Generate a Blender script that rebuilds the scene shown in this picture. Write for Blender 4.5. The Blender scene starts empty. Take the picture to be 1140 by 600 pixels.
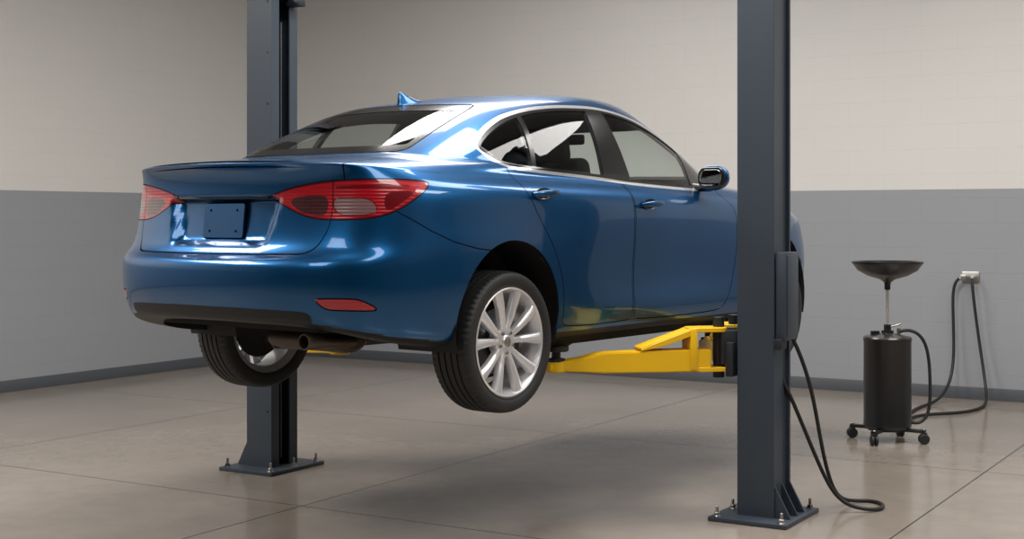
import bpy, bmesh, math
import numpy as np
from mathutils import Vector, Matrix, Euler

scene = bpy.context.scene
COL = scene.collection
scene.view_settings.view_transform = 'Standard'

# ------------------------------------------------------------------ materials
def mat(name, color, rough=0.5, metal=0.0, coat=0.0, spec=0.5, emis=None, estr=0.0, noise=0.0, nscale=30, bump=0.0, bscale=200, crough=0.04, ribs=0.0):
    m = bpy.data.materials.new(name); m.use_nodes = True
    nt = m.node_tree; b = nt.nodes["Principled BSDF"]
    b.inputs["Base Color"].default_value = (*color, 1)
    b.inputs["Roughness"].default_value = rough
    b.inputs["Metallic"].default_value = metal
    b.inputs["Coat Weight"].default_value = coat
    b.inputs["Coat Roughness"].default_value = crough
    b.inputs["Specular IOR Level"].default_value = spec
    if emis:
        b.inputs["Emission Color"].default_value = (*emis, 1)
        b.inputs["Emission Strength"].default_value = estr
    if noise > 0 or bump > 0 or ribs > 0:
        tc = nt.nodes.new("ShaderNodeTexCoord")
        n = nt.nodes.new("ShaderNodeTexNoise"); n.inputs["Scale"].default_value = nscale; n.inputs["Detail"].default_value = 6
        nt.links.new(tc.outputs["Object"], n.inputs["Vector"])
        if noise > 0:
            r = nt.nodes.new("ShaderNodeMapRange")
            r.inputs["To Min"].default_value = 1 - noise; r.inputs["To Max"].default_value = 1 + noise
            nt.links.new(n.outputs["Fac"], r.inputs["Value"])
            h = nt.nodes.new("ShaderNodeHueSaturation"); h.inputs["Color"].default_value = (*color, 1)
            nt.links.new(r.outputs["Result"], h.inputs["Value"])
            nt.links.new(h.outputs["Color"], b.inputs["Base Color"])
        if bump > 0:
            n2 = nt.nodes.new("ShaderNodeTexNoise"); n2.inputs["Scale"].default_value = bscale
            nt.links.new(tc.outputs["Object"], n2.inputs["Vector"])
            bp = nt.nodes.new("ShaderNodeBump"); bp.inputs["Strength"].default_value = bump; bp.inputs["Distance"].default_value = 0.002
            nt.links.new(n2.outputs["Fac"], bp.inputs["Height"])
            nt.links.new(bp.outputs["Normal"], b.inputs["Normal"])
        if ribs > 0:   # moulded optic ribs inside the lamp
            wv = nt.nodes.new("ShaderNodeTexWave"); wv.bands_direction = 'Z'; wv.inputs["Scale"].default_value = 22
            nt.links.new(tc.outputs["Object"], wv.inputs["Vector"])
            bp = nt.nodes.new("ShaderNodeBump"); bp.inputs["Strength"].default_value = ribs; bp.inputs["Distance"].default_value = 0.004
            nt.links.new(wv.outputs["Fac"], bp.inputs["Height"])
            nt.links.new(bp.outputs["Normal"], b.inputs["Normal"])
    return m

def glass_mat(name, tint, refl=0.9):
    m = bpy.data.materials.new(name); m.use_nodes = True
    nt = m.node_tree; nt.nodes.clear()
    o = nt.nodes.new("ShaderNodeOutputMaterial")
    tr = nt.nodes.new("ShaderNodeBsdfTransparent"); tr.inputs["Color"].default_value = (*tint, 1)
    gl = nt.nodes.new("ShaderNodeBsdfGlossy"); gl.inputs["Roughness"].default_value = 0.02
    gl.inputs["Color"].default_value = (refl, refl, refl, 1)
    # thin sheet: same index of refraction seen from either side
    geo = nt.nodes.new("ShaderNodeNewGeometry")
    mr = nt.nodes.new("ShaderNodeMapRange"); mr.inputs["To Min"].default_value = 1.45; mr.inputs["To Max"].default_value = 1 / 1.45
    nt.links.new(geo.outputs["Backfacing"], mr.inputs["Value"])
    fr = nt.nodes.new("ShaderNodeFresnel"); nt.links.new(mr.outputs[0], fr.inputs["IOR"])
    mx = nt.nodes.new("ShaderNodeMixShader")
    nt.links.new(fr.outputs[0], mx.inputs[0]); nt.links.new(tr.outputs[0], mx.inputs[1]); nt.links.new(gl.outputs[0], mx.inputs[2])
    nt.links.new(mx.outputs[0], o.inputs["Surface"])
    return m

M_paint = mat("car_paint_blue", (0.0, 0.078, 0.225), rough=0.33, metal=0.82, coat=0.75, crough=0.05)
M_gap = mat("panel_gap", (0.001, 0.003, 0.007), rough=0.9, spec=0.05)
M_blackgloss = mat("black_gloss_trim", (0.006, 0.006, 0.007), rough=0.2, coat=0.2)
M_blackpl = mat("black_plastic", (0.012, 0.013, 0.015), rough=0.5, spec=0.3, bump=0.2, bscale=400)
M_chrome = mat("chrome_trim", (0.85, 0.85, 0.86), rough=0.25, metal=0.85)
M_inner = mat("interior_trim", (0.03, 0.03, 0.032), rough=0.8)
M_seat = mat("seat_fabric", (0.012, 0.012, 0.014), rough=0.85, bump=0.4, bscale=300)
M_red = mat("tail_lens_red", (0.38, 0.002, 0.010), rough=0.25, coat=1.0, ribs=0.22)
M_dred = mat("tail_lens_dark_red", (0.14, 0.001, 0.005), rough=0.2, coat=1.0)
M_clear = mat("tail_lens_clear", (0.20, 0.11, 0.115), rough=0.2, coat=1.0, ribs=0.2)
M_smoke = mat("tail_lens_smoke", (0.06, 0.014, 0.018), rough=0.2, coat=1.0, ribs=0.2)
M_head = mat("headlamp_lens", (0.5, 0.52, 0.55), rough=0.08, coat=1.0)
M_tire = mat("tyre_rubber", (0.016, 0.016, 0.017), rough=0.6, bump=0.15, bscale=150)
M_alloy = mat("alloy_silver", (0.80, 0.80, 0.82), rough=0.3, metal=0.6, coat=0.2)
M_disc = mat("brake_steel", (0.18, 0.18, 0.19), rough=0.35, metal=1.0)
M_under = mat("underbody_black", (0.01, 0.01, 0.011), rough=0.75)
M_exh = mat("exhaust_steel", (0.09, 0.07, 0.055), rough=0.5, metal=0.8, noise=0.3, nscale=12)
M_lift = mat("lift_slate_paint", (0.034, 0.045, 0.061), rough=0.42, noise=0.06, nscale=8)
M_liftdk = mat("lift_slate_dark", (0.010, 0.013, 0.018), rough=0.5)
M_yel = mat("lift_yellow_paint", (0.85, 0.50, 0.008), rough=0.38, noise=0.04, nscale=15)
M_rub = mat("black_rubber", (0.01, 0.01, 0.01), rough=0.55)
M_steel = mat("zinc_steel", (0.45, 0.44, 0.42), rough=0.35, metal=1.0)
M_cart = mat("cart_black_paint", (0.008, 0.008, 0.009), rough=0.3, coat=0.3)
M_glass = glass_mat("window_glass", (0.84, 0.89, 0.87))
M_glass_r = glass_mat("rear_glass", (0.74, 0.79, 0.77))

# ------------------------------------------------------------------ helpers
def link(o, parent=None):
    COL.objects.link(o)
    if parent: o.parent = parent
    return o
def empty(name, loc=(0, 0, 0), rz=0, parent=None):
    e = bpy.data.objects.new(name, None); e.location = loc; e.rotation_euler = (0, 0, rz); e.empty_display_size = 0.3
    return link(e, parent)
def from_bm(name, bm, mats, parent=None, smooth=False, loc=None, rot=None, autosmooth=None):
    me = bpy.data.meshes.new(name)
    bm.normal_update(); bm.to_mesh(me); bm.free()
    for m in (mats if isinstance(mats, (list, tuple)) else [mats]): me.materials.append(m)
    if smooth:
        me.polygons.foreach_set("use_smooth", [True] * len(me.polygons))
        if autosmooth is not None:
            me.set_sharp_from_angle(angle=math.radians(autosmooth))
    o = bpy.data.objects.new(name, me)
    if loc is not None: o.location = loc
    if rot is not None: o.rotation_euler = rot
    return link(o, parent)
def box(name, size, loc, m, parent=None, rot=(0, 0, 0), bevel=0.004, seg=2):
    bm = bmesh.new(); bmesh.ops.create_cube(bm, size=1)
    bmesh.ops.scale(bm, vec=size, verts=bm.verts)
    if bevel > 0:
        bmesh.ops.bevel(bm, geom=bm.edges[:], offset=min(bevel, min(size) * 0.45), segments=seg, affect='EDGES', profile=0.5)
    return from_bm(name, bm, m, parent, True, loc, rot, 35)
def lathe(name, prof, m, parent=None, seg=48, loc=(0, 0, 0), rot=(0, 0, 0), auto=35, matfn=None, closed=False, rmod=None):
    bm = bmesh.new(); rings = []
    for (r, z) in prof:
        if r < 1e-6: rings.append([bm.verts.new((0, 0, z))] * seg); continue
        ring = []
        for i in range(seg):
            a = 2 * math.pi * i / seg; rr = r
            if rmod: rr = rmod(r, z, i)
            ring.append(bm.verts.new((rr * math.cos(a), rr * math.sin(a), z)))
        rings.append(ring)
    n = len(rings)
    for k in range(n - 1 if not closed else n):
        A, B = rings[k], rings[(k + 1) % n]
        for i in range(seg):
            j = (i + 1) % seg
            vs = []
            for v in (A[i], A[j], B[j], B[i]):
                if v not in vs: vs.append(v)
            if len(vs) >= 3:
                f = bm.faces.new(vs)
                if matfn: f.material_index = matfn(k)
    bmesh.ops.recalc_face_normals(bm, faces=bm.faces)
    return from_bm(name, bm, m, parent, True, loc, rot, auto)
def cyl(name, r, h, loc, m, parent=None, rot=(0, 0, 0), seg=32, bev=0.002):
    return lathe(name, [(0, -h / 2), (r - bev, -h / 2), (r, -h / 2 + bev), (r, h / 2 - bev), (r - bev, h / 2), (0, h / 2)], m, parent, seg, loc, rot)
def tube(name, pts, r, m, parent=None, res=8):
    cu = bpy.data.curves.new(name, 'CURVE'); cu.dimensions = '3D'; cu.bevel_depth = r; cu.bevel_resolution = 4; cu.resolution_u = 10
    cu.use_fill_caps = True
    sp = cu.splines.new('NURBS'); sp.points.add(len(pts) - 1)
    for p, c in zip(sp.points, pts): p.co = (*c, 1)
    sp.use_endpoint_u = True; sp.order_u = 3 if len(pts) < 4 else 4
    cu.materials.append(m)
    return link(bpy.data.objects.new(name, cu), parent)
def prism(name, poly, h, m, parent=None, loc=(0, 0, 0), rot=(0, 0, 0), bevel=0.002):
    """extrude 2D polygon (x,y) by h along z, centred"""
    bm = bmesh.new()
    vs = [bm.verts.new((x, y, -h / 2)) for x, y in poly]
    f = bm.faces.new(vs)
    r = bmesh.ops.extrude_face_region(bm, geom=[f])
    bmesh.ops.translate(bm, verts=[g for g in r['geom'] if isinstance(g, bmesh.types.BMVert)], vec=(0, 0, h))
    bmesh.ops.recalc_face_normals(bm, faces=bm.faces)
    if bevel > 0: bmesh.ops.bevel(bm, geom=bm.edges[:], offset=bevel, segments=1, affect='EDGES')
    return from_bm(name, bm, m, parent, False, loc, rot)

# ------------------------------------------------------------------ room
XL, XR, YB, YF, ZC = -9.78, 6.2, 11.69, -6.5, 4.7
STRIPE = 1.72
def wall_mat(name, axis, lo, hi):
    m = bpy.data.materials.new(name); m.use_nodes = True
    nt = m.node_tree; L = nt.links; b = nt.nodes["Principled BSDF"]
    g = nt.nodes.new("ShaderNodeNewGeometry"); s = nt.nodes.new("ShaderNodeSeparateXYZ"); L.new(g.outputs["Position"], s.inputs[0])
    c = nt.nodes.new("ShaderNodeCombineXYZ"); L.new(s.outputs[axis], c.inputs[0]); L.new(s.outputs[2], c.inputs[1])
    gt = nt.nodes.new("ShaderNodeMath"); gt.operation = 'GREATER_THAN'; gt.inputs[1].default_value = STRIPE; L.new(s.outputs[2], gt.inputs[0])
    n = nt.nodes.new("ShaderNodeTexNoise"); n.inputs["Scale"].default_value = 1.2; n.inputs["Detail"].default_value = 4; L.new(g.outputs["Position"], n.inputs["Vector"])
    mx = nt.nodes.new("ShaderNodeMix"); mx.data_type = 'RGBA'
    mx.inputs["A"].default_value = (*lo, 1); mx.inputs["B"].default_value = (*hi, 1); L.new(gt.outputs[0], mx.inputs["Factor"])
    br = nt.nodes.new("ShaderNodeTexBrick"); br.inputs["Scale"].default_value = 1.0
    br.inputs["Brick Width"].default_value = 0.61; br.inputs["Row Height"].default_value = 0.205
    br.inputs["Mortar Size"].default_value = 0.005; br.inputs["Mortar Smooth"].default_value = 0.6
    br.inputs["Color1"].default_value = (1, 1, 1, 1); br.inputs["Color2"].default_value = (0.99, 0.99, 0.99, 1); br.inputs["Mortar"].default_value = (0.965, 0.965, 0.965, 1)
    L.new(c.outputs[0], br.inputs["Vector"])
    mul = nt.nodes.new("ShaderNodeMix"); mul.data_type = 'RGBA'; mul.blend_type = 'MULTIPLY'; mul.inputs["Factor"].default_value = 1
    L.new(mx.outputs["Result"], mul.inputs["A"]); L.new(br.outputs["Color"], mul.inputs["B"])
    mr = nt.nodes.new("ShaderNodeMapRange"); mr.inputs["To Min"].default_value = 0.97; mr.inputs["To Max"].default_value = 1.03; L.new(n.outputs["Fac"], mr.inputs["Value"])
    h = nt.nodes.new("ShaderNodeHueSaturation"); L.new(mul.outputs["Result"], h.inputs["Color"]); L.new(mr.outputs[0], h.inputs["Value"])
    L.new(h.outputs[0], b.inputs["Base Color"])
    bp = nt.nodes.new("ShaderNodeBump"); bp.inputs["Strength"].default_value = 0.2; bp.inputs["Distance"].default_value = 0.003; bp.invert = True
    L.new(br.outputs["Fac"], bp.inputs["Height"])
    n2 = nt.nodes.new("ShaderNodeTexNoise"); n2.inputs["Scale"].default_value = 60; L.new(g.outputs["Position"], n2.inputs["Vector"])
    bp2 = nt.nodes.new("ShaderNodeBump"); bp2.inputs["Strength"].default_value = 0.12; bp2.inputs["Distance"].default_value = 0.002
    L.new(n2.outputs["Fac"], bp2.inputs["Height"]); L.new(bp.outputs[0], bp2.inputs["Normal"]); L.new(bp2.outputs[0], b.inputs["Normal"])
    b.inputs["Roughness"].default_value = 0.65
    return m
def floor_mat():
    m = bpy.data.materials.new("polished_concrete"); m.use_nodes = True
    nt = m.node_tree; L = nt.links; b = nt.nodes["Principled BSDF"]
    g = nt.nodes.new("ShaderNodeNewGeometry")
    def noise(sc, d=6, rough=0.6):
        n = nt.nodes.new("ShaderNodeTexNoise"); n.inputs["Scale"].default_value = sc; n.inputs["Detail"].default_value = d; n.inputs["Roughness"].default_value = rough
        L.new(g.outputs["Position"], n.inputs["Vector"]); return n
    n1 = noise(0.7); n2 = noise(6, 9, 0.7); n3 = noise(60, 4)
    cr = nt.nodes.new("ShaderNodeValToRGB"); L.new(n1.outputs["Fac"], cr.inputs[0])
    cr.color_ramp.elements[0].position = 0.3; cr.color_ramp.elements[0].color = (0.230, 0.197, 0.165, 1)
    cr.color_ramp.elements[1].position = 0.7; cr.color_ramp.elements[1].color = (0.300, 0.258, 0.218, 1)
    mr = nt.nodes.new("ShaderNodeMapRange"); mr.inputs["From Min"].default_value = 0.3; mr.inputs["From Max"].default_value = 0.7; mr.inputs["To Min"].default_value = 0.93; mr.inputs["To Max"].default_value = 1.06
    L.new(n2.outputs["Fac"], mr.inputs["Value"])
    h = nt.nodes.new("ShaderNodeHueSaturation"); L.new(cr.outputs[0], h.inputs["Color"]); L.new(mr.outputs[0], h.inputs["Value"])
    s = nt.nodes.new("ShaderNodeSeparateXYZ"); L.new(g.outputs["Position"], s.inputs[0])
    ds = []
    for ax, off in ((0, -4.61), (1, 5.57)):
        a = nt.nodes.new("ShaderNodeMath"); a.operation = 'SUBTRACT'; a.inputs[1].default_value = off - 28; L.new(s.outputs[ax], a.inputs[0])
        p = nt.nodes.new("ShaderNodeMath"); p.operation = 'PINGPONG'; p.inputs[1].default_value = 1.4; L.new(a.outputs[0], p.inputs[0]); ds.append(p)
    mn = nt.nodes.new("ShaderNodeMath"); mn.operation = 'MINIMUM'; L.new(ds[0].outputs[0], mn.inputs[0]); L.new(ds[1].outputs[0], mn.inputs[1])
    jr = nt.nodes.new("ShaderNodeMapRange"); jr.inputs["From Min"].default_value = 0.003; jr.inputs["From Max"].default_value = 0.007; L.new(mn.outputs[0], jr.inputs["Value"])
    mx = nt.nodes.new("ShaderNodeMix"); mx.data_type = 'RGBA'; mx.inputs["A"].default_value = (0.06, 0.052, 0.045, 1)
    L.new(jr.outputs[0], mx.inputs["Factor"]); L.new(h.outputs[0], mx.inputs["B"]); L.new(mx.outputs["Result"], b.inputs["Base Color"])
    rr = nt.nodes.new("ShaderNodeMapRange"); rr.inputs["To Min"].default_value = 0.06; rr.inputs["To Max"].default_value = 0.24; L.new(n2.outputs["Fac"], rr.inputs["Value"])
    L.new(rr.outputs[0], b.inputs["Roughness"])
    bp = nt.nodes.new("ShaderNodeBump"); bp.inputs["Strength"].default_value = 0.03; bp.inputs["Distance"].default_value = 0.002; L.new(n3.outputs["Fac"], bp.inputs["Height"])
    bp2 = nt.nodes.new("ShaderNodeBump"); bp2.inputs["Strength"].default_value = 0.6; bp2.inputs["Distance"].default_value = 0.003
    L.new(jr.outputs[0], bp2.inputs["Height"]); L.new(bp.outputs[0], bp2.inputs["Normal"]); L.new(bp2.outputs[0], b.inputs["Normal"])
    return m
T = 0.2
cx, cy = (XL + XR) / 2, (YF + YB) / 2; W, D = XR - XL, YB - YF
LO, HI = (0.265, 0.275, 0.295), (0.60, 0.587, 0.562)
wx, wy = wall_mat("painted_block_x", 0, LO, HI), wall_mat("painted_block_y", 1, LO, HI)
DL, DH = (0.07, 0.075, 0.085), (0.20, 0.20, 0.20)  # unseen right and front walls darkened to deepen car reflections and cut fill light
wxd, wyd = wall_mat("unseen_block_darkened_x", 0, DL, DH), wall_mat("unseen_block_darkened_y", 1, DL, DH)
box("floor", (W + 2 * T, D + 2 * T, T), (cx, cy, -T / 2), floor_mat(), bevel=0)
box("ceiling", (W + 2 * T, D + 2 * T, T), (cx, cy, ZC + T / 2), mat("ceiling_paint", (0.45, 0.45, 0.45), 0.8), bevel=0)
box("wall_back", (W + 2 * T, T, ZC), (cx, YB + T / 2, ZC / 2), wx, bevel=0)
box("wall_left", (T, D, ZC), (XL - T / 2, cy, ZC / 2), wy, bevel=0)
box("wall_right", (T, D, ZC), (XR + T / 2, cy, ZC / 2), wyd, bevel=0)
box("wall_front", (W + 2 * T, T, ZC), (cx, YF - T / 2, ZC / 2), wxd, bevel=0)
M_base = mat("baseboard_vinyl", (0.075, 0.083, 0.095), 0.45)
box("baseboard_back", (W, 0.012, 0.10), (cx, YB - 0.006, 0.05), M_base, bevel=0.003)
box("baseboard_left", (0.012, D, 0.10), (XL + 0.006, cy, 0.05), M_base, bevel=0.003)
box("baseboard_right", (0.012, D, 0.10), (XR - 0.006, cy, 0.05), M_base, bevel=0.003)
box("baseboard_front", (W, 0.012, 0.10), (cx, YF + 0.006, 0.05), M_base, bevel=0.003)

# ceiling light fixtures
M_led = mat("led_diffuser", (0.9, 0.9, 0.9), 0.4, emis=(1, 0.97, 0.94), estr=0.8)
M_fix = mat("fixture_white", (0.7, 0.7, 0.7), 0.4)
def fixture(x, y, L, Wd, power, rz=0):
    e = empty("ceiling_light", (x, y, ZC - 0.25), rz)
    box("housing", (Wd + 0.06, L + 0.06, 0.08), (0, 0, 0.04), M_fix, e)
    box("diffuser", (Wd, L, 0.012), (0, 0, -0.006), M_led, e, bevel=0)
    for sy in (-L * 0.4, L * 0.4): cyl("hanger", 0.006, 0.17, (0, sy, 0.165), M_steel, e)
    la = bpy.data.lights.new("lamp", 'AREA'); la.shape = 'RECTANGLE'; la.size = Wd; la.size_y = L; la.energy = power; la.color = (1, 0.972, 0.935)
    o = bpy.data.objects.new("lamp", la); o.location = (0, 0, -0.02); link(o, e)
for x, y, p in ((-7.6, 3.0, 260), (-5.2, 8.3, 110), (-1.2, 8.4, 120), (2.6, 7.8, 150),
                (-3.2, 5.6, 190), (0.2, 3.4, 95), (-4.0, 0.4, 80)):
    fixture(x, y, 2.8, 1.5, p)

# ------------------------------------------------------------------ CAR
car = empty("car", (-4.077, 5.414, 0.70), math.radians(83.5))
WB = 2.62
X0 = np.array([-1.035, -1.022, -.972, -.862, -.665, -.40, 0, .45, .95, 1.45, 1.95, 2.42, 2.85, 3.20, 3.40, 3.50, 3.53])
Y0 = np.array([0, .32, .585, .765, .860, .890, .90, .896, .892, .892, .892, .898, .888, .80, .60, .32, 0])
WR = np.array([1, 1, .95, .72, .36, .1] + [0] * 11); WF = np.array([0] * 11 + [.05, .3, .72, .95, 1, 1])
C = np.arange(17)
def row(dxr, dxf, dy, z, extra=None):
    zz = np.interp(C, [a for a, _ in z], [b for _, b in z])
    x = X0 + WR * dxr + WF * dxf; y = np.maximum(Y0 + dy * np.minimum(1, Y0 / .5), 0)
    if extra is not None: y = y + extra
    return np.stack([x, y, zz], 1)
fl = np.array([0, 0, 0, 0, .002, .008, .014, .002, -.008, -.010, -.006, .008, .01, 0, 0, 0, 0])
lowd = np.array([0] * 7 + [-.006, -.018, -.02, -.014, 0, 0, 0, 0, 0, 0])
rows = []
rows.append(row(.16, -.16, -.14, [(0, .335), (2, .325), (3, .29), (5, .22), (16, .20)]))
rows.append(row(.05, -.06, -.045, [(0, .345), (2, .335), (3, .30), (4, .265), (5, .235), (6, .205), (11, .205), (16, .22)]))
rows.append(row(.03, -.03, -.018, [(0, .375), (2, .368), (3, .345), (4, .325), (5, .31), (8, .285), (16, .32)]))
rows.append(row(.015, 0, -.006, [(0, .42), (3, .41), (5, .39), (8, .345), (16, .40)], lowd * .3))
rows.append(row(-.004, 0, 0, [(0, .47), (5, .46), (8, .43), (16, .46)], fl * .5 + lowd))
rows.append(row(-.008, 0, 0, [(0, .56), (5, .54), (8, .52), (16, .53)], fl + lowd * .7))
rows.append(row(.0, -.01, 0, [(0, .607), (5, .615), (8, .61), (16, .58)], fl + lowd * .3))
rows.append(row(.070, -.03, -.002, [(0, .620), (3, .645), (5, .69), (8, .69), (16, .63)], fl * .8))
rows.append(row(.10, -.06, -.006, [(0, .71), (5, .77), (8, .77), (12, .74), (16, .68)]))
rows.append(row(.12, -.09, -.010, [(0, .83), (5, .85), (8, .84), (12, .78), (16, .72)]))
rows.append(row(.12, -.13, -.022, [(0, .92), (5, .91), (8, .89), (12, .81), (16, .75)]))
rows.append(row(.100, -.18, -.050, [(0, .978), (3, .968), (5, .945), (8, .925), (12, .84), (16, .775)]))
rows.append(row(.055, -.25, -.078, [(0, 1.014), (3, 1.002), (5, .968), (8, .946), (12, .865), (16, .80)]))
rows.append(row(.058, -.26, -.081, [(0, 1.018), (3, 1.006), (5, .974), (8, .951), (12, .869), (16, .803)]))
r10 = row(.10, -.38, -.10, [(0, 1.026), (3, 1.014), (5, .992), (8, .97), (12, .89), (16, .835)])
rows.append(r10)
base = np.array([(-.40, 0, 1.068), (-.395, .26, 1.068), (-.365, .49, 1.064), (-.29, .64, 1.052), (-.11, .725, 1.04), (.15, .772, 1.03), (.4, .787, 1.02), (.7, .792, 1.01), (1.0, .792, 1.0), (1.35, .785, .985), (1.7, .77, .97), (2.0, .74, .96), (2.2, .68, .965), (2.35, .56, .98), (2.44, .38, 1.0), (2.48, .2, 1.01), (2.49, 0, 1.01)])
mid = r10 * .5 + base * .5; mid[:, 2] += np.array([.004] * 5 + [0] * 6 + [.015, .02, .025, .03, .03, .03])
rows.append(mid)
rows.append(base)
b2 = base.copy(); b2[:, 2] += .004
rows.append(b2)
rail = np.array([(.27, 0, 1.366), (.275, .22, 1.362), (.30, .40, 1.350), (.37, .505, 1.340), (.48, .565, 1.345), (.64, .592, 1.362), (.80, .602, 1.376), (.97, .606, 1.384), (1.12, .604, 1.384), (1.28, .595, 1.373), (1.44, .579, 1.354), (1.57, .55, 1.335), (1.67, .49, 1.332), (1.73, .40, 1.345), (1.77, .27, 1.358), (1.78, .13, 1.365), (1.78, 0, 1.367)])
side = np.clip(np.array([0, 0, 0, .4, 1, 1, 1, 1, 1, 1, 1, 1, .6, .2, 0, 0, 0]), 0, 1)
for t in (.33, .68):
    g = b2 * (1 - t) + rail * t
    bul = 4 * t * (1 - t)
    g[:, 1] += bul * .02 * side; g[:, 2] += bul * .022 * (1 - side * .8)
    rows.append(g)
rows.append(rail)
xc = .58 + .068 * C; zc = lambda x: 1.452 - .085 * (x - 1.32) ** 2
for t, ys, dz in ((.30, .78, .024), (.62, .42, .007), (1.0, 0, 0)):
    x = rail[:, 0] * (1 - t) + xc * t
    rows.append(np.stack([x, rail[:, 1] * ys, zc(x) - dz], 1))
P = np.array(rows)
Rn = P.shape[0]
def ext(P):
    top = P[-2].copy(); top[:, 1] *= -1
    P = np.concatenate([[2 * P[0] - P[1]], P, [top]], 0)
    a = P[:, 1:2].copy(); a[:, :, 1] *= -1; b = P[:, -2:-1].copy(); b[:, :, 1] *= -1
    return np.concatenate([a, P, b], 1)
PE = ext(P)
def bas(n, per):
    Mx = np.zeros((n * per + 1, n + 3))
    for k in range(n * per + 1):
        i = min(k // per, n - 1); t = k / per - i
        Mx[k, i:i + 4] = [(1 - t) ** 3 / 6, (3 * t ** 3 - 6 * t ** 2 + 4) / 6, (-3 * t ** 3 + 3 * t ** 2 + 3 * t + 1) / 6, t ** 3 / 6]
    return Mx
PU, PV = 12, 7
BV = bas(Rn - 1, PV); BU = bas(16, PU)
S = np.einsum('ij,jkc->ikc', BV, PE); S = np.einsum('lk,ikc->ilc', BU, S)
S[:, 0, 1] = 0; S[:, -1, 1] = 0; S[-1, :, 1] = 0
def sstep(a, b, x):
    t = np.clip((x - a) / (b - a), 0, 1); return t * t * (3 - 2 * t)
yy, zz = S[:, :, 1], S[:, :, 2]
mask = (1 - sstep(.29, .325, yy + .25 * (0.76 - zz).clip(-.1, .1))) * sstep(.655, .69, zz) * (1 - sstep(.855, .872, zz)) * (S[:, :, 0] < -.75)
S[:, :, 0] += .042 * mask
dV = np.gradient(S, axis=0); dU = np.gradient(S, axis=1)
Nn = np.cross(dU, dV)
sg = np.sign(Nn[60, 100, 1])
Nn *= sg if sg != 0 else 1
Nn[:, 0, 1] = 0; Nn[:, -1, 1] = 0; Nn[-1, :, 1] = 0
Nn /= np.linalg.norm(Nn, axis=2, keepdims=True) + 1e-12

bm = bmesh.new()
NL = bm.verts.layers.float_vector.new("nn")
nv, nu = S.shape[:2]
grid = [[None] * nu for _ in range(nv)]
for i in range(nv):
    for j in range(nu):
        v = bm.verts.new(S[i, j]); v[NL] = Vector(Nn[i, j]); grid[i][j] = v
for i in range(nv - 1):
    for j in range(nu - 1):
        bm.faces.new((grid[i][j], grid[i][j + 1], grid[i + 1][j + 1], grid[i + 1][j]))

def chaikin(p, it=2):
    p = np.array(p, float)
    for _ in range(it):
        q = np.roll(p, -1, 0); a = .75 * p + .25 * q; b = .25 * p + .75 * q
        p = np.stack([a, b], 1).reshape(-1, 2)
    return p
def sdf(poly, X, Z):
    poly = np.asarray(poly, float); d = np.full(X.shape, 1e9); ins = np.zeros(X.shape, bool)
    n = len(poly)
    for i in range(n):
        a = poly[i]; b = poly[(i + 1) % n]; e = b - a; l = e @ e
        if l < 1e-14: continue
        t = np.clip(((X - a[0]) * e[0] + (Z - a[1]) * e[1]) / l, 0, 1)
        dd = (X - a[0] - t * e[0]) ** 2 + (Z - a[1] - t * e[1]) ** 2
        d = np.minimum(d, dd)
        c = ((a[1] > Z) != (b[1] > Z))
        with np.errstate(divide='ignore', invalid='ignore'):
            xi = (b[0] - a[0]) * (Z - a[1]) / (b[1] - a[1] if b[1] != a[1] else 1e-9) + a[0]
        ins ^= c & (X < xi)
    d = np.sqrt(d); return np.where(ins, -d, d)

DLO = chaikin([(2.04, .945), (1.76, .942), (1.128, .962), (.87, .982), (.30, 1.006), (.14, 1.016), (.05, 1.045), (.0, 1.09), (.0, 1.115), (.04, 1.145), (.15, 1.205), (.32, 1.272), (.596, 1.325), (.945, 1.345), (1.15, 1.342), (1.412, 1.312), (1.65, 1.252), (1.83, 1.180), (1.95, 1.10), (2.05, .98)], 2)
BP = [(.865, .9), (.95, 1.4), (1.085, 1.4), (1.135, .9)]
CPL = [(.275, .95), (.395, 1.35), (.425, 1.35), (.308, .95)]
MP = [(1.80, .9), (1.80, 1.0), (1.86, 1.2), (2.3, 1.2), (2.3, .9)]
RD = chaikin([(.10, 1.08), (.09, 1.0), (.12, .92), (.20, .79), (.34, .60), (.40, .45), (.405, .30), (.43, .265), (1.0, .265), (1.022, .29), (1.02, .6), (1.03, .95), (1.03, 1.2), (.3, 1.2)], 2)
FD = chaikin([(1.035, .29), (1.055, .265), (1.9, .265), (1.98, .30), (2.06, .45), (2.10, .70), (2.08, .86), (2.0, .965), (1.9, 1.05), (1.7, 1.1), (1.042, 1.2), (1.042, .95), (1.032, .6)], 2)
RG = chaikin([(-1, 1.078), (.42, 1.078), (.515, 1.083), (.525, 1.10), (.50, 1.22), (.465, 1.315), (.41, 1.328), (-1, 1.345)], 2)
WS = chaikin([(-1, 1.03), (.55, 1.0), (.635, .99), (.63, 1.03), (.54, 1.2), (.47, 1.32), (.40, 1.335), (-1, 1.35)], 2)
TL = chaikin([(.337, .870), (.345, .878), (.45, .905), (.60, .926), (.75, .937), (1.05, .942), (1.24, .935), (1.265, .925), (1.24, .895), (1.12, .83), (.98, .785), (.75, .772), (.56, .78), (.43, .825)], 2)
TCL = chaikin([(.715, .797), (.86, .793), (.93, .80), (.955, .825), (.90, .862), (.78, .862), (.70, .862)], 1)
TSM = chaikin([(.43, .862), (.50, .808), (.58, .792), (.665, .79), (.675, .868), (.60, .878)], 1)
TR2 = chaikin([(1.00, .80), (1.10, .845), (1.19, .895), (1.05, .892), (.99, .875)], 1)
TR3 = chaikin([(.70, .905), (.74, .914), (1.05, .918), (1.17, .912), (1.05, .905), (.75, .898)], 1)
RF = chaikin([(.60, .445), (.61, .452), (.80, .452), (.86, .445), (.95, .412), (.93, .406), (.70, .410), (.65, .415)], 1)
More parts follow.
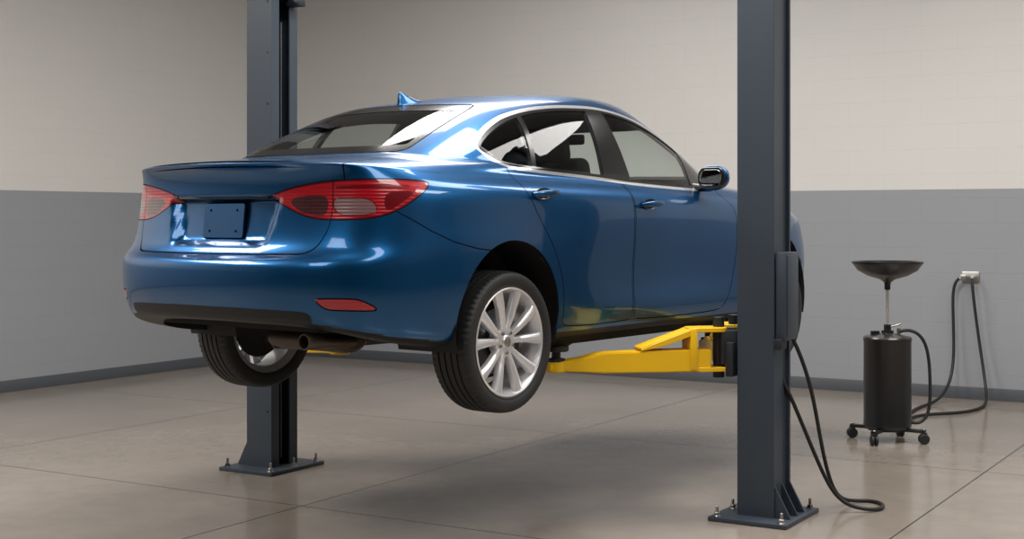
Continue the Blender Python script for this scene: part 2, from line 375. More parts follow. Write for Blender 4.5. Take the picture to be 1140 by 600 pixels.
TRK = chaikin([(-1.5, .628), (.46, .628), (.57, .64), (.64, .69), (.69, .77), (.70, .85), (.70, 1.05), (-1.5, 1.05)], 2)
LOW = chaikin([(-1.5, .0), (.60, 0), (.585, .32), (.58, .36), (.565, .39), (.50, .402), (0, .408), (-1.5, .408)], 1)
HL = chaikin([(.50, .66), (.62, .70), (.85, .745), (1.05, .765), (1.07, .745), (.98, .70), (.80, .655), (.60, .635)], 2)
GR = chaikin([(-1, .36), (.40, .36), (.50, .44), (.46, .60), (-1, .60)], 2)

tt = lambda a: a[:, 1] + (a[:, 0] + .93)
tf = lambda a: a[:, 1] + (3.42 - a[:, 0])
def f_arch(cxx): return lambda a: np.where(a[:, 1] > .5, np.hypot(a[:, 0] - cxx, a[:, 2] - .317) - .365, 1.0)
f_dlo = lambda a: np.maximum(sdf(DLO, a[:, 0], a[:, 2]), (.42 - a[:, 1]))
def side_poly(p): return lambda a: np.maximum(sdf(p, a[:, 0], a[:, 2]), (.42 - a[:, 1]))
f_rg = lambda a: np.maximum(sdf(RG, a[:, 1], a[:, 2]), a[:, 0] - .62)
f_ws = lambda a: np.maximum(sdf(WS, a[:, 1], a[:, 2]), 1.5 - a[:, 0])
def rear_poly(p): return lambda a: np.maximum(sdf(p, tt(a), a[:, 2]), a[:, 0] + .25)
def front_poly(p): return lambda a: np.maximum(sdf(p, tf(a), a[:, 2]), 2.9 - a[:, 0])
f_bp, f_cp, f_mp = side_poly(BP), side_poly(CPL), side_poly(MP)
f_rd, f_fd = side_poly(RD), side_poly(FD)
f_tl, f_tcl, f_tsm, f_tr2, f_tr3, f_rf, f_trk, f_low = map(rear_poly, (TL, TCL, TSM, TR2, TR3, RF, TRK, LOW))
f_hl, f_gr = front_poly(HL), front_poly(GR)
f_deck = lambda a: a[:, 1] - (.655 - .14 * (a[:, 0] + .85))
f_qs = lambda a: a[:, 2] - np.interp(a[:, 0], [-.80, -.66, -.52, -.40, -.25, -.1, 3], [.90, .797, .725, .680, .648, .635, .3])
f_sill = lambda a: a[:, 2] - .245
f_hood = lambda a: a[:, 1] - (.70 - .05 * (a[:, 0] - 2.2))

def cut(fn, lev=0.0):
    bm.verts.ensure_lookup_table(); bm.verts.index_update()
    co = np.array([v.co[:] for v in bm.verts]); val = fn(co) - lev
    val[np.abs(val) < 1e-6] = 1e-6
    idx = np.array([(e.verts[0].index, e.verts[1].index) for e in bm.edges])
    cr = np.where(val[idx[:, 0]] * val[idx[:, 1]] < 0)[0]
    if len(cr) == 0: return
    A, B = co[idx[cr, 0]], co[idx[cr, 1]]; va = val[idx[cr, 0]].copy()
    lo, hi = np.zeros(len(cr)), np.ones(len(cr)); sa = np.sign(va)
    for _ in range(18):
        mm = (lo + hi) / 2; pv = fn(A + (B - A) * mm[:, None]) - lev
        same = np.sign(pv) == sa; lo = np.where(same, mm, lo); hi = np.where(same, hi, mm)
    tm = np.clip((lo + hi) / 2, .002, .998)
    bm.edges.ensure_lookup_table()
    es = [bm.edges[i] for i in cr]; new = set(); faces = set()
    for e, t in zip(es, tm):
        a = e.verts[0]; b = e.verts[1]
        n = (Vector(a[NL]) * (1 - t) + Vector(b[NL]) * t).normalized()
        faces.update(e.link_faces)
        p = a.co.lerp(b.co, t)
        ne, nvv = bmesh.utils.edge_split(e, a, t)
        nvv.co = p; nvv[NL] = n; new.add(nvv)
    for f in faces:
        vs = [v for v in f.verts if v in new]
        if len(vs) in (2, 4):
            try: bmesh.utils.face_split(f, vs[0], vs[1])
            except Exception: pass

def delete_faces(fn):
    fs = [f for f in bm.faces]; c = np.array([f.calc_center_median()[:] for f in fs]); m = fn(c)
    bmesh.ops.delete(bm, geom=[f for f, k in zip(fs, m) if k], context='FACES')

G = .0028
cut(f_arch(0)); cut(f_arch(WB))
delete_faces(lambda a: (f_arch(0)(a) < 0) | (f_arch(WB)(a) < 0))
for fn, levs in ((f_dlo, (.013, -.002, -.016)), (f_bp, (0,)), (f_cp, (0,)), (f_mp, (0,)),
                 (f_rd, (-G, G)), (f_fd, (-G, G)), (f_rg, (.006, 0, -.03)), (f_ws, (0, -.03)),
                 (f_tl, (.004, 0, -.006)), (f_tcl, (0, .005)), (f_tsm, (0,)), (f_tr2, (0,)), (f_tr3, (0,)), (f_rf, (.006, 0)), (f_trk, (-G, G)),
                 (f_low, (0,)), (f_deck, (-G, G)), (f_qs, (-G, G)), (f_sill, (0,)), (f_hl, (.004, 0)), (f_gr, (0,)), (f_hood, (-G, G))):
    for l in levs: cut(fn, l)

bm.faces.ensure_lookup_table()
fs = list(bm.faces); c = np.array([f.calc_center_median()[:] for f in fs])
nz = np.array([f.verts[0][NL][2] for f in fs])
mi = np.zeros(len(fs), int)
dl, rg, ws, tl = f_dlo(c), f_rg(c), f_ws(c), f_tl(c)
x_, y_, z_ = c[:, 0], c[:, 1], c[:, 2]
out = dl > .012
mi[(np.abs(f_rd(c)) < G) & out] = 1; mi[(np.abs(f_fd(c)) < G) & out] = 1
mi[(np.abs(f_trk(c)) < G) & (z_ < .935) & (x_ < -.3)] = 1
mi[(np.abs(f_deck(c)) < G) & (z_ > .93) & (x_ < -.40)] = 1
mi[(np.abs(f_qs(c)) < G) & (x_ < -.14) & (tl > .004) & (y_ > .72)] = 1
mi[(np.abs(f_hood(c)) < G) & (x_ > 2.35) & (z_ > .75)] = 1
mi[(f_low(c) < 0)] = 3
mi[(z_ < .245) & (x_ > .3) & (y_ > .5)] = 3
mi[(nz < -.75) & (z_ < .37)] = 3
mi[(np.abs(dl - .0055) < .0075)] = 4
mi[(dl < -.002)] = 2
win = (dl < -.016) & (f_bp(c) > 0) & (f_cp(c) > 0) & (f_mp(c) > 0); mi[win] = 20
mi[(rg < .006)] = 1; mi[rg < 0] = 2; mi[rg < -.03] = 21
mi[ws < 0] = 2; mi[ws < -.03] = 20
mi[tl < .004] = 1; mi[tl < 0] = 7; mi[tl < -.006] = 6
mi[(f_tcl(c) < .005)] = 7; mi[(f_tcl(c) < 0)] = 8; mi[f_tsm(c) < 0] = 9; mi[f_tr2(c) < 0] = 7; mi[f_tr3(c) < 0] = 7
rf = f_rf(c); mi[rf < .006] = 1; mi[rf < 0] = 6
hl = f_hl(c); mi[hl < .004] = 1; mi[hl < 0] = 10
mi[f_gr(c) < 0] = 3
mi[(np.abs(f_trk(c)) < G) & (z_ < .935) & (tl < 0)] = 1

def export(name, sel, off, mats, parent, remap=None, shell=None, edge_mat=None):
    vmap = {}; vs = []; ns = []; faces = []; fm = []
    for f, k, m in zip(fs, sel, mi):
        if not k: continue
        ids = []
        for v in f.verts:
            if v not in vmap: vmap[v] = len(vs); n = Vector(v[NL]); ns.append(n); vs.append(Vector(v.co) + n * off)
            ids.append(vmap[v])
        faces.append(ids); fm.append(remap(m) if remap else int(m))
    f0 = faces[0]; nn = (vs[f0[1]] - vs[f0[0]]).cross(vs[f0[2]] - vs[f0[1]])
    if nn.dot(ns[f0[0]]) < 0: faces = [f[::-1] for f in faces]
    if shell:
        th, im = shell
        cnt = {}
        for f in faces:
            for a, b in zip(f, f[1:] + f[:1]): cnt[(a, b)] = 1
        bnd = [(a, b) for (a, b) in cnt if (b, a) not in cnt]
        base_n = len(faces)
        iv = [v - n * th for v, n in zip(vs, ns)]
        i0 = len(vs); vs += iv; ns += [-n for n in ns]
        faces += [[i + i0 for i in f[::-1]] for f in faces[:base_n]]; fm += [im] * base_n
        for a, b in bnd:
            if abs(vs[a].y) < 1e-5 and abs(vs[b].y) < 1e-5: continue
            k = len(vs); vs += [vs[a].copy(), vs[b].copy(), vs[b + i0].copy(), vs[a + i0].copy()]
            q = (vs[k + 1] - vs[k]).cross(vs[k + 3] - vs[k]); q = -q; q = q.normalized() if q.length > 1e-12 else Vector((0, 0, 1))
            ns += [q] * 4; faces.append([k + 1, k, k + 3, k + 2]); fm.append(edge_mat)
    n0 = len(vs)
    vs2 = vs + [Vector((v.x, -v.y, v.z)) for v in vs]; ns2 = ns + [Vector((n.x, -n.y, n.z)) for n in ns]
    fc2 = faces + [[i + n0 for i in f[::-1]] for f in faces]; fm2 = fm + fm
    me = bpy.data.meshes.new(name); me.from_pydata(vs2, [], fc2)
    for m in mats: me.materials.append(m)
    me.polygons.foreach_set("material_index", fm2); me.polygons.foreach_set("use_smooth", [True] * len(fc2))
    me.update()
    me.normals_split_custom_set_from_vertices([n[:] for n in ns2])
    return link(bpy.data.objects.new(name, me), parent)
bodymats = [M_paint, M_gap, M_blackgloss, M_blackpl, M_chrome, M_inner, M_red, M_dred, M_clear, M_smoke, M_head]
export("body_shell", mi < 20, 0, bodymats, car, shell=(.022, 5), edge_mat=3)
export("side_and_front_glass", mi == 20, -.005, [M_glass], car, remap=lambda m: 0)
export("rear_glass", mi == 21, -.002, [M_glass_r], car, remap=lambda m: 0)
bm.free()

# underbody
def under():
    bm = bmesh.new()
    def bx(x0, x1, y0, y1, z0, z1):
        r = bmesh.ops.create_cube(bm, size=1)
        for v in r['verts']:
            v.co = Vector(((x0 + x1) / 2 + v.co.x * (x1 - x0), (y0 + y1) / 2 + v.co.y * (y1 - y0), (z0 + z1) / 2 + v.co.z * (z1 - z0)))
    bx(-.30, 3.25, -.52, .52, .25, .28)
    bx(-.80, -.30, -.52, .52, .30, .33)
    bx(.39, 2.22, -.80, .80, .20, .26)
    bx(.42, 2.20, -.745, -.715, .165, .21); bx(.42, 2.20, .715, .745, .165, .21)
    bx(.4, 2.2, -.12, .12, .185, .24)
    bx(-.60, -.36, -.74, .74, .29, .31)
    return from_bm("floor_pan", bm, M_under, car)
under()
for cxx in (0, WB):
    for s in (1, -1):
        bmw = bmesh.new(); n = 28; R = .372
        prev = None
        for i in range(n + 1):
            a = math.radians(-18 + 216 * i / n)
            p = [bmw.verts.new((cxx + R * math.cos(a), s * yv, .317 + R * math.sin(a))) for yv in (.53, .872)]
            if prev: bmw.faces.new((prev[0], prev[1], p[1], p[0]))
            prev = p
        bmw.faces.new([v for v in bmw.verts if abs(abs(v.co.y) - .53) < 1e-4])
        from_bm("wheel_liner", bmw, M_under, car, True, autosmooth=40)

# wheels -----------------------------------------------------------
def wheel(name, loc, outward):
    e = bpy.data.objects.new(name, None); link(e, car); e.location = loc
    e.rotation_euler = (math.radians(-90 * outward), 0, 0)
    prof = [(.236, .086), (.243, .098), (.252, .103), (.256, .101), (.262, .1055), (.285, .109), (.300, .106), (.309, .099), (.3145, .088), (.3165, .078)]
    for zc_ in (.052, .018, -.018, -.052):
        prof += [(.3185, zc_ + .005), (.311, zc_ + .0045), (.311, zc_ - .0045), (.3185, zc_ - .005)]
    prof += [(.3165, -.078), (.3145, -.088), (.309, -.099), (.300, -.106), (.285, -.109), (.262, -.1055), (.252, -.103), (.243, -.098), (.236, -.086)]
    def rm(r, z, i):
        if abs(z) > .06 and r > .300 and i % 3 == 0: return r - .005
        return r
    lathe("tyre", prof, M_tire, e, 210, auto=30, rmod=rm)
    lathe("rim_barrel", [(.246, .092), (.2455, .099), (.241, .1015), (.235, .099), (.231, .088), (.222, .07), (.212, .04), (.208, -.07), (.236, -.092), (.243, -.096), (.243, -.092), (.215, -.075), (.215, .04), (.240, .088)], M_alloy, e, 96, auto=40)
    bm = bmesh.new()
    for k in range(5):
        for sgn in (-1, 1):
            secs = []
            for i in range(11):
                t = i / 10
                r = .030 + (.236 - .030) * t
                ang = math.radians(72 * k + 90 + sgn * (14 + 3.5 * t))
                w = .0125 + .012 * t ** 1.2 + .012 * max(0, t - .85) * 3
                z = .070 + .024 * math.sin(t * math.pi * .52)
                c_, s_ = math.cos(ang), math.sin(ang)
                secp = []
                for (du, dz) in ((-1, -.030), (-1, -.008), (-.78, 0), (0, .0035), (.78, 0), (1, -.008), (1, -.030)):
                    secp.append(bm.verts.new((c_ * r - s_ * du * w, s_ * r + c_ * du * w, z + dz)))
                secs.append(secp)
            for A, B in zip(secs, secs[1:]):
                for q in range(6): bm.faces.new((A[q], A[q + 1], B[q + 1], B[q]))
                bm.faces.new((A[6], A[0], B[0], B[6]))
    bmesh.ops.recalc_face_normals(bm, faces=bm.faces)
    from_bm("spokes", bm, M_alloy, e, True, autosmooth=50)
    lathe("hub", [(.0, .083), (.026, .083), (.029, .080), (.031, .076), (.050, .077), (.066, .073), (.070, .066), (.070, .03), (0, .03)], M_alloy, e, 48)
    lathe("centre_cap", [(0, .0865), (.018, .0862), (.024, .084), (.025, .080)], M_steel, e, 32)
    for k in range(5):
        a = math.radians(72 * k + 54)
        cyl("lug_nut", .0085, .016, (.048 * math.cos(a), .048 * math.sin(a), .076), M_disc, e, seg=6)
    lathe("brake_disc", [(.04, .012), (.145, .012), (.145, -.010), (.04, -.010)], M_disc, e, 64, closed=True)
    box("caliper", (.09, .12, .06), (.12, 0, 0), M_exh, e, bevel=.015)
    lathe("brake_shield", [(0, -.03), (.16, -.03), (.165, -.02), (.16, -.025), (0, -.025)], M_under, e, 48)
    lathe("knuckle", [(0, -.02), (.05, -.02), (.05, -.12), (0, -.12)], M_under, e, 24)
    return e
for s in (1, -1):
    wheel("rear_wheel", (0, s * .782, .227), s)
    wheel("front_wheel", (WB, s * .782, .235), s)
tube("rear_axle_beam", [(0.02, -.70, .21), (.12, -.5, .20), (.16, 0, .20), (.12, .5, .20), (.02, .70, .21)], .035, M_under, car)
for s in (1, -1):
    tube("trailing_arm", [(0, s * .66, .2), (.25, s * .62, .2), (.48, s * .58, .24)], .028, M_under, car)
    cyl("shock_absorber", .025, .36, (-.07, s * .60, .33), M_under, car)
    lathe("coil_spring", [(.055, -.12)] + [(.06 if i % 2 else .048, -.12 + .24 * i / 14) for i in range(15)], M_under, car, 24, (.10, s * .50, .31))
    tube("front_lower_arm", [(WB, s * .66, .18), (WB - .05, s * .5, .19), (WB - .15, s * .32, .22)], .025, M_under, car)
lathe("muffler", [(0, -.24), (.05, -.235), (.075, -.21), (.08, -.18), (.08, .18), (.075, .21), (.05, .235), (0, .24)], M_exh, car, 32, (-.55, -.22, .245), (math.radians(90), 0, 0)).scale = (1.3, .65, 1)
tube("exhaust_pipe", [(-.60, -.02, .22), (-.5, .12, .2), (-.1, .12, .17), (.4, .05, .18), (2.2, .05, .18)], .026, M_exh, car)
tube("tail_pipe", [(-.55, -.44, .245), (-.66, -.50, .25), (-.75, -.50, .262), (-.85, -.50, .268)], .025, M_exh, car)
lathe("tail_pipe_tip", [(.028, 0), (.033, 0), (.035, .004), (.035, .08), (.031, .08), (.031, .004)], M_exh, car, 32, (-.90, -.50, .270), (0, math.radians(90), 0), closed=True)

# licence plate panel
XPL = -.880
def rrect(w, h, r, n=5):
    pts = []
    for cx_, cy_, a0 in ((w / 2 - r, h / 2 - r, 0), (-w / 2 + r, h / 2 - r, 90), (-w / 2 + r, -h / 2 + r, 180), (w / 2 - r, -h / 2 + r, 270)):
        for i in range(n + 1):
            a = math.radians(a0 + 90 * i / n); pts.append((cx_ + r * math.cos(a), cy_ + r * math.sin(a)))
    return pts
prot = (math.radians(90), 0, math.radians(-90))
pp = empty("plate_mount", (XPL, 0, .768), 0, car); pp.rotation_euler = (0, math.radians(6), 0)
prism("plate_panel", rrect(.26, .15, .012), .014, M_paint, pp, (-.010, 0, 0), prot, bevel=.0015)
prism("plate_edge", rrect(.27, .16, .016), .006, M_gap, pp, (-.006, 0, 0), prot, bevel=.0015)
for dy_ in (-.085, .085):
    for dz_ in (-.045, .045):
        cyl("plate_screw", .005, .006, (-.018, dy_, dz_), M_gap, pp, (0, math.radians(90), 0), 12)
box("plate_light_garnish", (.02, .58, .012), (-.893, 0, .868), M_blackgloss, car, bevel=.004)

def handle(x, z, s, rz):
    e = bpy.data.objects.new("door_handle", None); link(e, car); e.location = (x, s * .888, z); e.rotation_euler = (0, math.radians(-3), rz)
    bm = bmesh.new(); N = 14; secs = []
    for i in range(N + 1):
        t = i / N; xx = -.105 + .21 * t
        h = .016 * (math.sin(math.pi * min(max(t, .03), .97)) ** .35)
        o = .030 * (math.sin(math.pi * min(max(t, .02), .98)) ** .4)
        ring = []
        for k in range(12):
            a = 2 * math.pi * k / 12
            ring.append(bm.verts.new((xx, s * (o + .009 * math.cos(a)), h * math.sin(a))))
        secs.append(ring)
    for A, B in zip(secs, secs[1:]):
        for k in range(12): bm.faces.new((A[k], A[(k + 1) % 12], B[(k + 1) % 12], B[k]))
    bm.faces.new(secs[0]); bm.faces.new(secs[-1]); bmesh.ops.recalc_face_normals(bm, faces=bm.faces)
    from_bm("grip", bm, M_paint, e, True, autosmooth=60)
    lathe("cup", [(0, 0.0), (.030, .001), (.040, .004), (.043, .006)], M_blackgloss, e, 32, (-.01, -s * .004, -.001), (math.radians(-90 * s), 0, 0)).scale = (1.5, .62, 1)
for s in (1, -1):
    handle(.25, .895, s, 0); handle(1.175, .855, s, 0)
def mirror(s):
    e = bpy.data.objects.new("door_mirror", None); link(e, car); e.location = (1.80, s * .90, 1.0)
    bm = bmesh.new(); bmesh.ops.create_uvsphere(bm, u_segments=32, v_segments=20, radius=1)
    for v in bm.verts:
        x, y, z = v.co
        x2 = x * .085 if x > 0 else x * .012
        f = 1 - .25 * max(0, -z) * .6
        v.co = (x2 - .02, s * (math.copysign(abs(y) ** .8, y) * .10 * f + .01), math.copysign(abs(z) ** .8, z) * .068)
        v.co.x += s * v.co.y * -.15
    from_bm("mirror_cap", bm, M_paint, e, True)
    prism("mirror_bezel", rrect(.180, .118, .05, 8), .016, M_blackgloss, e, (-.036, s * .01, 0), (math.radians(90), 0, math.radians(90 + s * 8)), .003)
    prism("mirror_glass", rrect(.150, .09, .04, 8), .004, mat("mirror_glass_dark", (.25, .26, .27), .05, 1.0), e, (-.047, s * .01, 0), (math.radians(90), 0, math.radians(90 + s * 8)), .001)
    tube("mirror_arm", [(.02, -s * .02, -.05), (.02, -s * .08, -.055), (.03, -s * .14, -.045)], .022, M_blackgloss, e)
for s in (1, -1): mirror(s)
def fin():
    bm = bmesh.new(); secs = []
    prof = [(-.075, .006, .010), (-.06, .064, .012), (-.045, .072, .014), (-.02, .060, .018), (.02, .038, .022), (.06, .018, .022), (.10, .004, .012)]
    for x, h, w in prof:
        ring = []
        for k in range(9):
            a = math.pi * k / 8; ring.append(bm.verts.new((x, w * math.cos(a), h * math.sin(a) ** .8)))
        secs.append(ring)
    for A, B in zip(secs, secs[1:]):
        for k in range(8):
            bm.faces.new((A[k], A[k + 1], B[k + 1], B[k]))
    for r in secs:
        for v in r: v.co.y *= (1 - .75 * min(1, v.co.z / .05))
    bm.faces.new(secs[0]); bmesh.ops.recalc_face_normals(bm, faces=bm.faces)
    from_bm("antenna_fin", bm, M_paint, car, True, (.30, 0, 1.350), (0, math.radians(-12), 0), 60)
fin()

# interior -----------------------------------------------------------
def cushion(name, size, loc, rot, b=.05, m=M_seat): return box(name, size, loc, m, car, rot, bevel=b, seg=4)
for s in (1, -1):
    cushion("front_seat_base", (.5, .5, .16), (1.35, s * .36, .50), (0, math.radians(-8), 0))
    cushion("front_seat_back", (.13, .46, .60), (1.09, s * .36, .80), (0, math.radians(-15), 0))
    cushion("front_headrest", (.09, .27, .19), (.99, s * .36, 1.16), (0, math.radians(-12), 0), .04)
    for q in (-.06, .06): cyl("headrest_post", .006, .12, (1.01, s * .36 + q, 1.06), M_steel, car, (0, math.radians(-14), 0), 12)
    cushion("rear_headrest", (.08, .24, .08), (.12, s * .34, 1.055), (0, math.radians(-20), 0), .035)
cushion("rear_seat_base", (.5, 1.25, .16), (.45, 0, .48), (0, math.radians(-8), 0))
cushion("rear_seat_back", (.14, 1.25, .56), (.18, 0, .74), (0, math.radians(-24), 0))
box("parcel_shelf", (.45, 1.2, .03), (-.12, 0, 1.01), M_inner, car, bevel=.01)
box("cabin_floor", (2.3, 1.35, .03), (1.1, 0, .33), M_inner, car, bevel=.01)
box("dashboard", (.42, 1.34, .22), (2.10, 0, .84), M_inner, car, bevel=.07, seg=4)
box("centre_console", (.9, .18, .25), (1.55, 0, .45), M_inner, car, bevel=.04)
lathe("steering_wheel", [(.18 + .015 * math.cos(a), .015 * math.sin(a)) for a in [2 * math.pi * k / 10 for k in range(10)]], M_blackpl, car, 40, (1.78, .36, .90), (0, math.radians(68), 0), closed=True)
cyl("steering_hub", .06, .04, (1.79, .36, .90), M_blackpl, car, (0, math.radians(68), 0))
box("rear_view_mirror", (.03, .22, .06), (1.70, 0, 1.235), M_blackpl, car, (0, 0, 0), .015)
cyl("mirror_stalk", .008, .07, (1.73, 0, 1.28), M_blackpl, car, (0, math.radians(35), 0), 12)

# ------------------------------------------------------------------ LIFT
lift = empty("two_post_car_lift")
def column(name, x, y, inn):
    e = empty(name, (x, y, 0), 0 if inn > 0 else math.pi, lift)
    a, b, H, t = .19, .235, 2.76, .012
    poly = [(-a/2 + .018, -b/2 + .02), (-a/2, -b/2 + .02), (-a/2, -b/2), (a/2, -b/2), (a/2, -b/2 + .07), (a/2 - t, -b/2 + .07), (a/2 - t, -b/2 + t), (-a/2 + .03, -b/2 + t),
            (-a/2 + .03, b/2 - t), (a/2 - t, b/2 - t), (a/2 - t, b/2 - .07), (a/2, b/2 - .07), (a/2, b/2), (-a/2, b/2), (-a/2, b/2 - .02), (-a/2 + .018, b/2 - .02)]
    prism("column_profile", poly, H, M_lift, e, (0, 0, H / 2 + .02), bevel=.0015)
    box("base_plate", (.40, .48, .022), (.0, 0, .011), M_lift, e, bevel=.003)
    tri = [(0, 0), (.085, 0), (0, .16)]
    for yy_ in (-.10, 0, .10):
        prism("gusset", tri, .012, M_lift, e, (-a/2 + .004, yy_, .022), (math.radians(90), 0, math.pi), .001)
    for xx_ in (-.165, .165):
        for yy_ in (-.205, 0 if xx_ > 0 else -.205, .205):
            cyl("anchor_washer", .02, .005, (xx_, yy_, .024), M_steel, e, seg=24)
            cyl("anchor_nut", .014, .016, (xx_, yy_, .034), M_steel, e, seg=6)
            cyl("anchor_stud", .007, .05, (xx_, yy_, .047), M_steel, e, seg=12)
    box("top_cap", (a + .03, b + .04, .012), (0, 0, H + .026), M_lift, e, bevel=.002)
    box("top_bracket", (.10, .06, .05), (.13, .06, H + .0), M_liftdk, e, bevel=.004)
    cyl("hydraulic_cylinder", .035, 2.3, (-.02, 0, 1.2), M_liftdk, e)
    cyl("sync_cable", .005, 2.6, (.03, .045, 1.35), M_steel, e, seg=10)
    box("lock_ladder", (.012, .05, 2.4), (.035, -.03, 1.3), M_liftdk, e, bevel=.002)
    for k in range(14): box("ladder_rung", (.016, .055, .03), (.045, -.03, .3 + k * .17), M_lift, e, bevel=.002)
    for k in range(9):
        cyl("column_bolt", .006, .006, (a/2 - .03, -b/2 - .002, .35 + k * .3), M_liftdk, e, (math.radians(90), 0, 0), 12)
    box("carriage", (.14, .20, .62), (.03, 0, 1.0), M_liftdk, e, bevel=.006)
    box("carriage_plate", (.04, .30, .17), (.125, 0, .785), M_liftdk, e, bevel=.006)
    return e
near = column("column", -2.48, 6.557, -1)
far = column("column", -5.475, 6.345, 1)
box("control_box", (.055, .17, .43), (-.125, .02, 1.10), M_lift, near, bevel=.006)
box("control_box_lid", (.006, .15, .40), (-.155, .02, 1.10), M_lift, near, bevel=.003)
box("release_bracket", (.04, .08, .05), (-.12, .10, .87), M_liftdk, near, bevel=.004)

def v_world(p):
    a = math.radians(83.5); return Vector((-4.077 + p[0] * math.cos(a) - p[1] * math.sin(a), 5.414 + p[0] * math.sin(a) + p[1] * math.cos(a), .70 + p[2]))
def arm(post_xy, inn, pad_local, name="swing_arm"):
    pad = v_world(pad_local)
    piv = Vector((post_xy[0] + inn * .20, post_xy[1] + (.10 if pad.y > post_xy[1] else -.10), .780))
    d = pad - piv; d.z = 0; L = d.length; ang = math.atan2(d.y, d.x)
    e = empty(name, piv, ang, lift)
    bm = bmesh.new()
    secs = []
    for x, hw, z0, z1 in ((.06, .062, -.055, .055), (.30, .060, -.055, .053), (L - .22, .056, -.052, .046), (L - .12, .053, -.045, .022), (L + .045, .048, -.038, .0)):
        secs.append([bm.verts.new((x, sy * hw, z)) for sy, z in ((-1, z0), (1, z0), (1, z1), (-1, z1))])
    for A, B in zip(secs, secs[1:]):
        for k in range(4): bm.faces.new((A[k], A[(k + 1) % 4], B[(k + 1) % 4], B[k]))
    bm.faces.new(secs[0]); bm.faces.new(secs[-1]); bmesh.ops.recalc_face_normals(bm, faces=bm.faces)
    bmesh.ops.bevel(bm, geom=bm.edges[:], offset=.006, segments=2, affect='EDGES')
    from_bm("arm_tube", bm, M_yel, e, True, autosmooth=30)
    zt = .150
    prism("upper_fork", rrect(.20, .15, .05), .022, M_yel, e, (.07, 0, zt), bevel=.003)
    prism("lower_fork", rrect(.20, .14, .05), .022, M_yel, e, (.05, 0, -.045), bevel=.003)
    box("fork_upright", (.035, .14, .20), (.152, 0, .055), M_yel, e, bevel=.004)
    for sy in (-.055, .055):
        prism("fork_brace", [(.14, zt + .011), (.14, zt - .02), (.30, .075), (.42, .052), (.42, .064)], .014, M_yel, e, (0, sy, 0), (math.radians(90), 0, 0), .002)
    box("brace_top", (.29, .12, .014), (.285, 0, .108), M_yel, e, (0, math.radians(18.5), 0), bevel=.003)
    cyl("pivot_pin", .028, .30, (0, 0, .06), M_liftdk, e)
    top = pad.z - .780
    cyl("adapter_screw", .022, max(.03, top - .02), (L, 0, (top - .02) / 2 + .0), M_liftdk, e)
    cyl("adapter_cup", .045, .02, (L, 0, .01), M_liftdk, e)
    cyl("adapter_pad", .062, .030, (L, 0, top - .015), M_rub, e, bev=.006)
    cyl("arm_end_boss", .056, .05, (L, 0, -.02), M_yel, e, bev=.006)
    box("carriage_lug", (.18, .13, .17), (-.08, 0, .062), M_liftdk, e, bevel=.006)
    return e
arm((-2.48, 6.557), -1, (.56, -.73, .165))
arm((-2.48, 6.557), -1, (2.05, -.73, .165))
arm((-5.475, 6.345), 1, (.56, .73, .165))
arm((-5.475, 6.345), 1, (2.05, .73, .165))

# survey frame: a = across the view axis, b = along the view axis (31 deg from the room's Y)
ca, sa_ = math.cos(math.radians(31)), math.sin(math.radians(31))
def sv(a, b, z): return (a * ca - b * sa_, a * sa_ + b * ca, z)
tube("power_cable", [sv(1.34, 6.86, .95), sv(1.38, 6.86, .91), sv(1.45, 6.9, .76), sv(1.51, 6.95, .58), sv(1.56, 7.0, .32), sv(1.64, 7.1, .07), sv(1.74, 7.2, .011), sv(1.86, 7.26, .011), sv(1.92, 7.15, .011), sv(1.86, 6.99, .011), sv(1.72, 6.99, .02), sv(1.62, 7.0, .08), sv(1.53, 6.98, .27), sv(1.44, 6.95, .48), sv(1.36, 6.92, .66), sv(1.31, 6.9, .72)], .010, M_rub, lift)

# ------------------------------------------------------------------ oil drain cart
cart = empty("oil_drain_cart", (-2.62, 9.21, 0), math.radians(31))
lathe("drain_bowl", [(.018, .0), (.022, .03), (.05, .052), (.13, .075), (.195, .112), (.222, .15), (.230, .158), (.232, .162), (.232, .172), (.224, .172), (.205, .158), (.18, .125), (.12, .094), (.04, .066), (0, .06)], M_cart, cart, 64, (0, 0, 1.022))
lathe("bowl_grate", [(0, .0), (.12, 0), (.12, .004), (0, .004)], M_cart, cart, 48, (0, 0, 1.13))
cyl("telescopic_pole", .012, .36, (0, 0, .88), M_chrome, cart)
cyl("pole_collar", .02, .03, (0, 0, 1.02), M_cart, cart)
lathe("tank", [(0, .09), (.145, .09), (.155, .10), (.157, .115), (.155, .125), (.155, .66), (.158, .672), (.158, .685), (.150, .695), (.06, .712), (.04, .72), (.04, .735), (0, .735)], M_cart, cart, 64)
cyl("filler_cap", .03, .03, (-.075, .03, .715), M_cart, cart)
cyl("pole_clamp", .024, .05, (0, 0, .75), M_cart, cart)
tube("clamp_lever", [(0, 0, .755), (.04, -.02, .765), (.08, -.03, .78)], .006, M_steel, cart)
cyl("pressure_valve", .012, .05, (.08, .02, .725), M_steel, cart)
for k in range(4):
    a = math.radians(45 + 90 * k + 10); c_, s_ = math.cos(a), math.sin(a)
    box("leg", (.27, .045, .022), (.12 * c_, .12 * s_, .083), M_cart, cart, (0, 0, a), bevel=.004)
    px_, py_ = .245 * c_, .245 * s_
    cyl("caster_stem", .010, .04, (px_, py_, .080), M_steel, cart)
    box("caster_fork", (.035, .04, .03), (px_, py_, .062), M_cart, cart, (0, 0, a + .6), bevel=.004)
    for q in (-.013, .013):
        ox, oy = -math.sin(a + .6) * q, math.cos(a + .6) * q
        cyl("caster_wheel", .034, .020, (px_ + ox, py_ + oy, .034), M_rub, cart, (math.radians(90), 0, a + .6), bev=.004)
cyl("base_disc", .13, .02, (0, 0, .084), M_cart, cart)
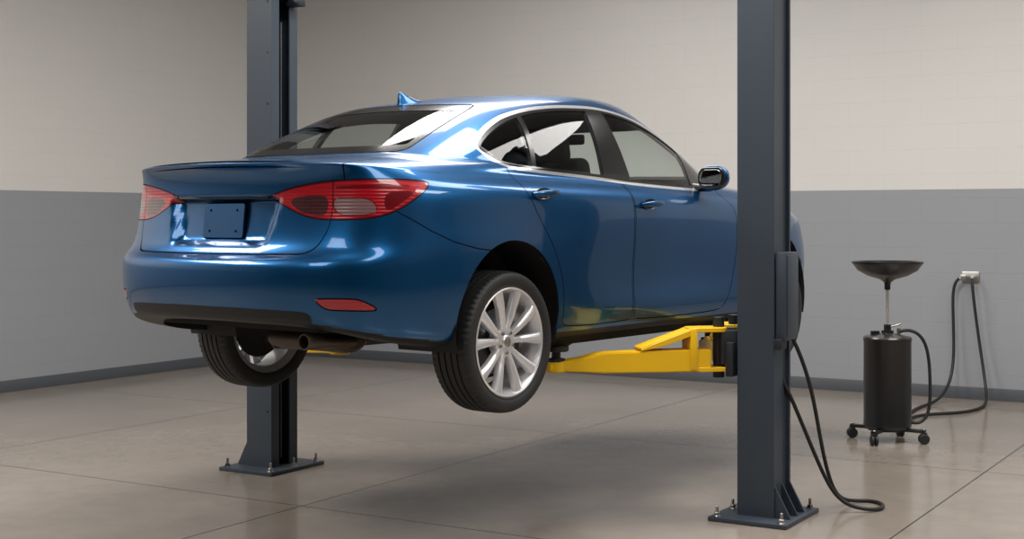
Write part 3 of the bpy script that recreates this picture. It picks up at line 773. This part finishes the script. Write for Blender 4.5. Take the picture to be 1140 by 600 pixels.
tube("drain_hose", [(.08, 0, .725), (.12, -.02, .745), (.20, -.03, .73), (.265, -.02, .62), (.285, 0, .42), (.285, .0, .22), (.25, 0, .13), (.19, 0, .11), (.14, 0, .13)], .011, M_rub, cart)

# ------------------------------------------------------------------ wall outlet with air hoses
out_ = empty("air_outlet", (-2.65, YB, 1.0))
box("wall_plate", (.14, .012, .09), (.01, -.006, .0), M_steel, out_, bevel=.003)
cyl("outlet_pipe", .014, .09, (-.03, -.05, .0), M_steel, out_, (math.radians(90), 0, 0))
box("valve_body", (.05, .04, .045), (-.03, -.08, 0), M_steel, out_, bevel=.006)
cyl("outlet_pipe_b", .012, .08, (.045, -.045, .0), M_steel, out_, (math.radians(90), 0, 0))
cyl("coupler", .016, .05, (.045, -.09, -.005), M_steel, out_, (math.radians(60), 0, 0))
cyl("coupler_b", .015, .05, (-.05, -.085, -.01), M_steel, out_, (0, math.radians(70), 0))
hz = empty("air_hose")
tube("hose_a", [(-2.71, 11.60, .99), (-2.76, 11.59, .96), (-2.765, 11.60, .75), (-2.75, 11.60, .4), (-2.76, 11.55, .17), (-2.79, 11.35, .04), (-2.82, 11.1, .013), (-2.86, 10.85, .013), (-2.80, 10.3, .013), (-2.70, 9.75, .02), (-2.62, 9.42, .10), (-2.60, 9.33, .13)], .012, M_rub, hz)
tube("hose_b", [(-2.605, 11.58, .985), (-2.60, 11.56, .93), (-2.58, 11.58, .7), (-2.53, 11.58, .35), (-2.48, 11.52, .10), (-2.44, 11.35, .013), (-2.42, 11.05, .013), (-2.48, 10.75, .013), (-2.62, 10.6, .013), (-2.74, 10.45, .013), (-2.76, 10.1, .013), (-2.66, 9.6, .03), (-2.62, 9.40, .11)], .012, M_rub, hz)

# ------------------------------------------------------------------ world + camera
w = bpy.data.worlds.new("world"); scene.world = w; w.use_nodes = True
w.node_tree.nodes["Background"].inputs[0].default_value = (.8, .85, .9, 1); w.node_tree.nodes["Background"].inputs[1].default_value = .3
cam = bpy.data.cameras.new("camera"); co_ = bpy.data.objects.new("camera", cam); link(co_)
co_.location = (0, 0, 1.48); co_.rotation_euler = (math.radians(90), 0, math.radians(31))
cam.lens = 36 * 1547 / 1140; cam.sensor_width = 36; cam.shift_y = -57 / 1140; cam.clip_end = 100
scene.camera = co_
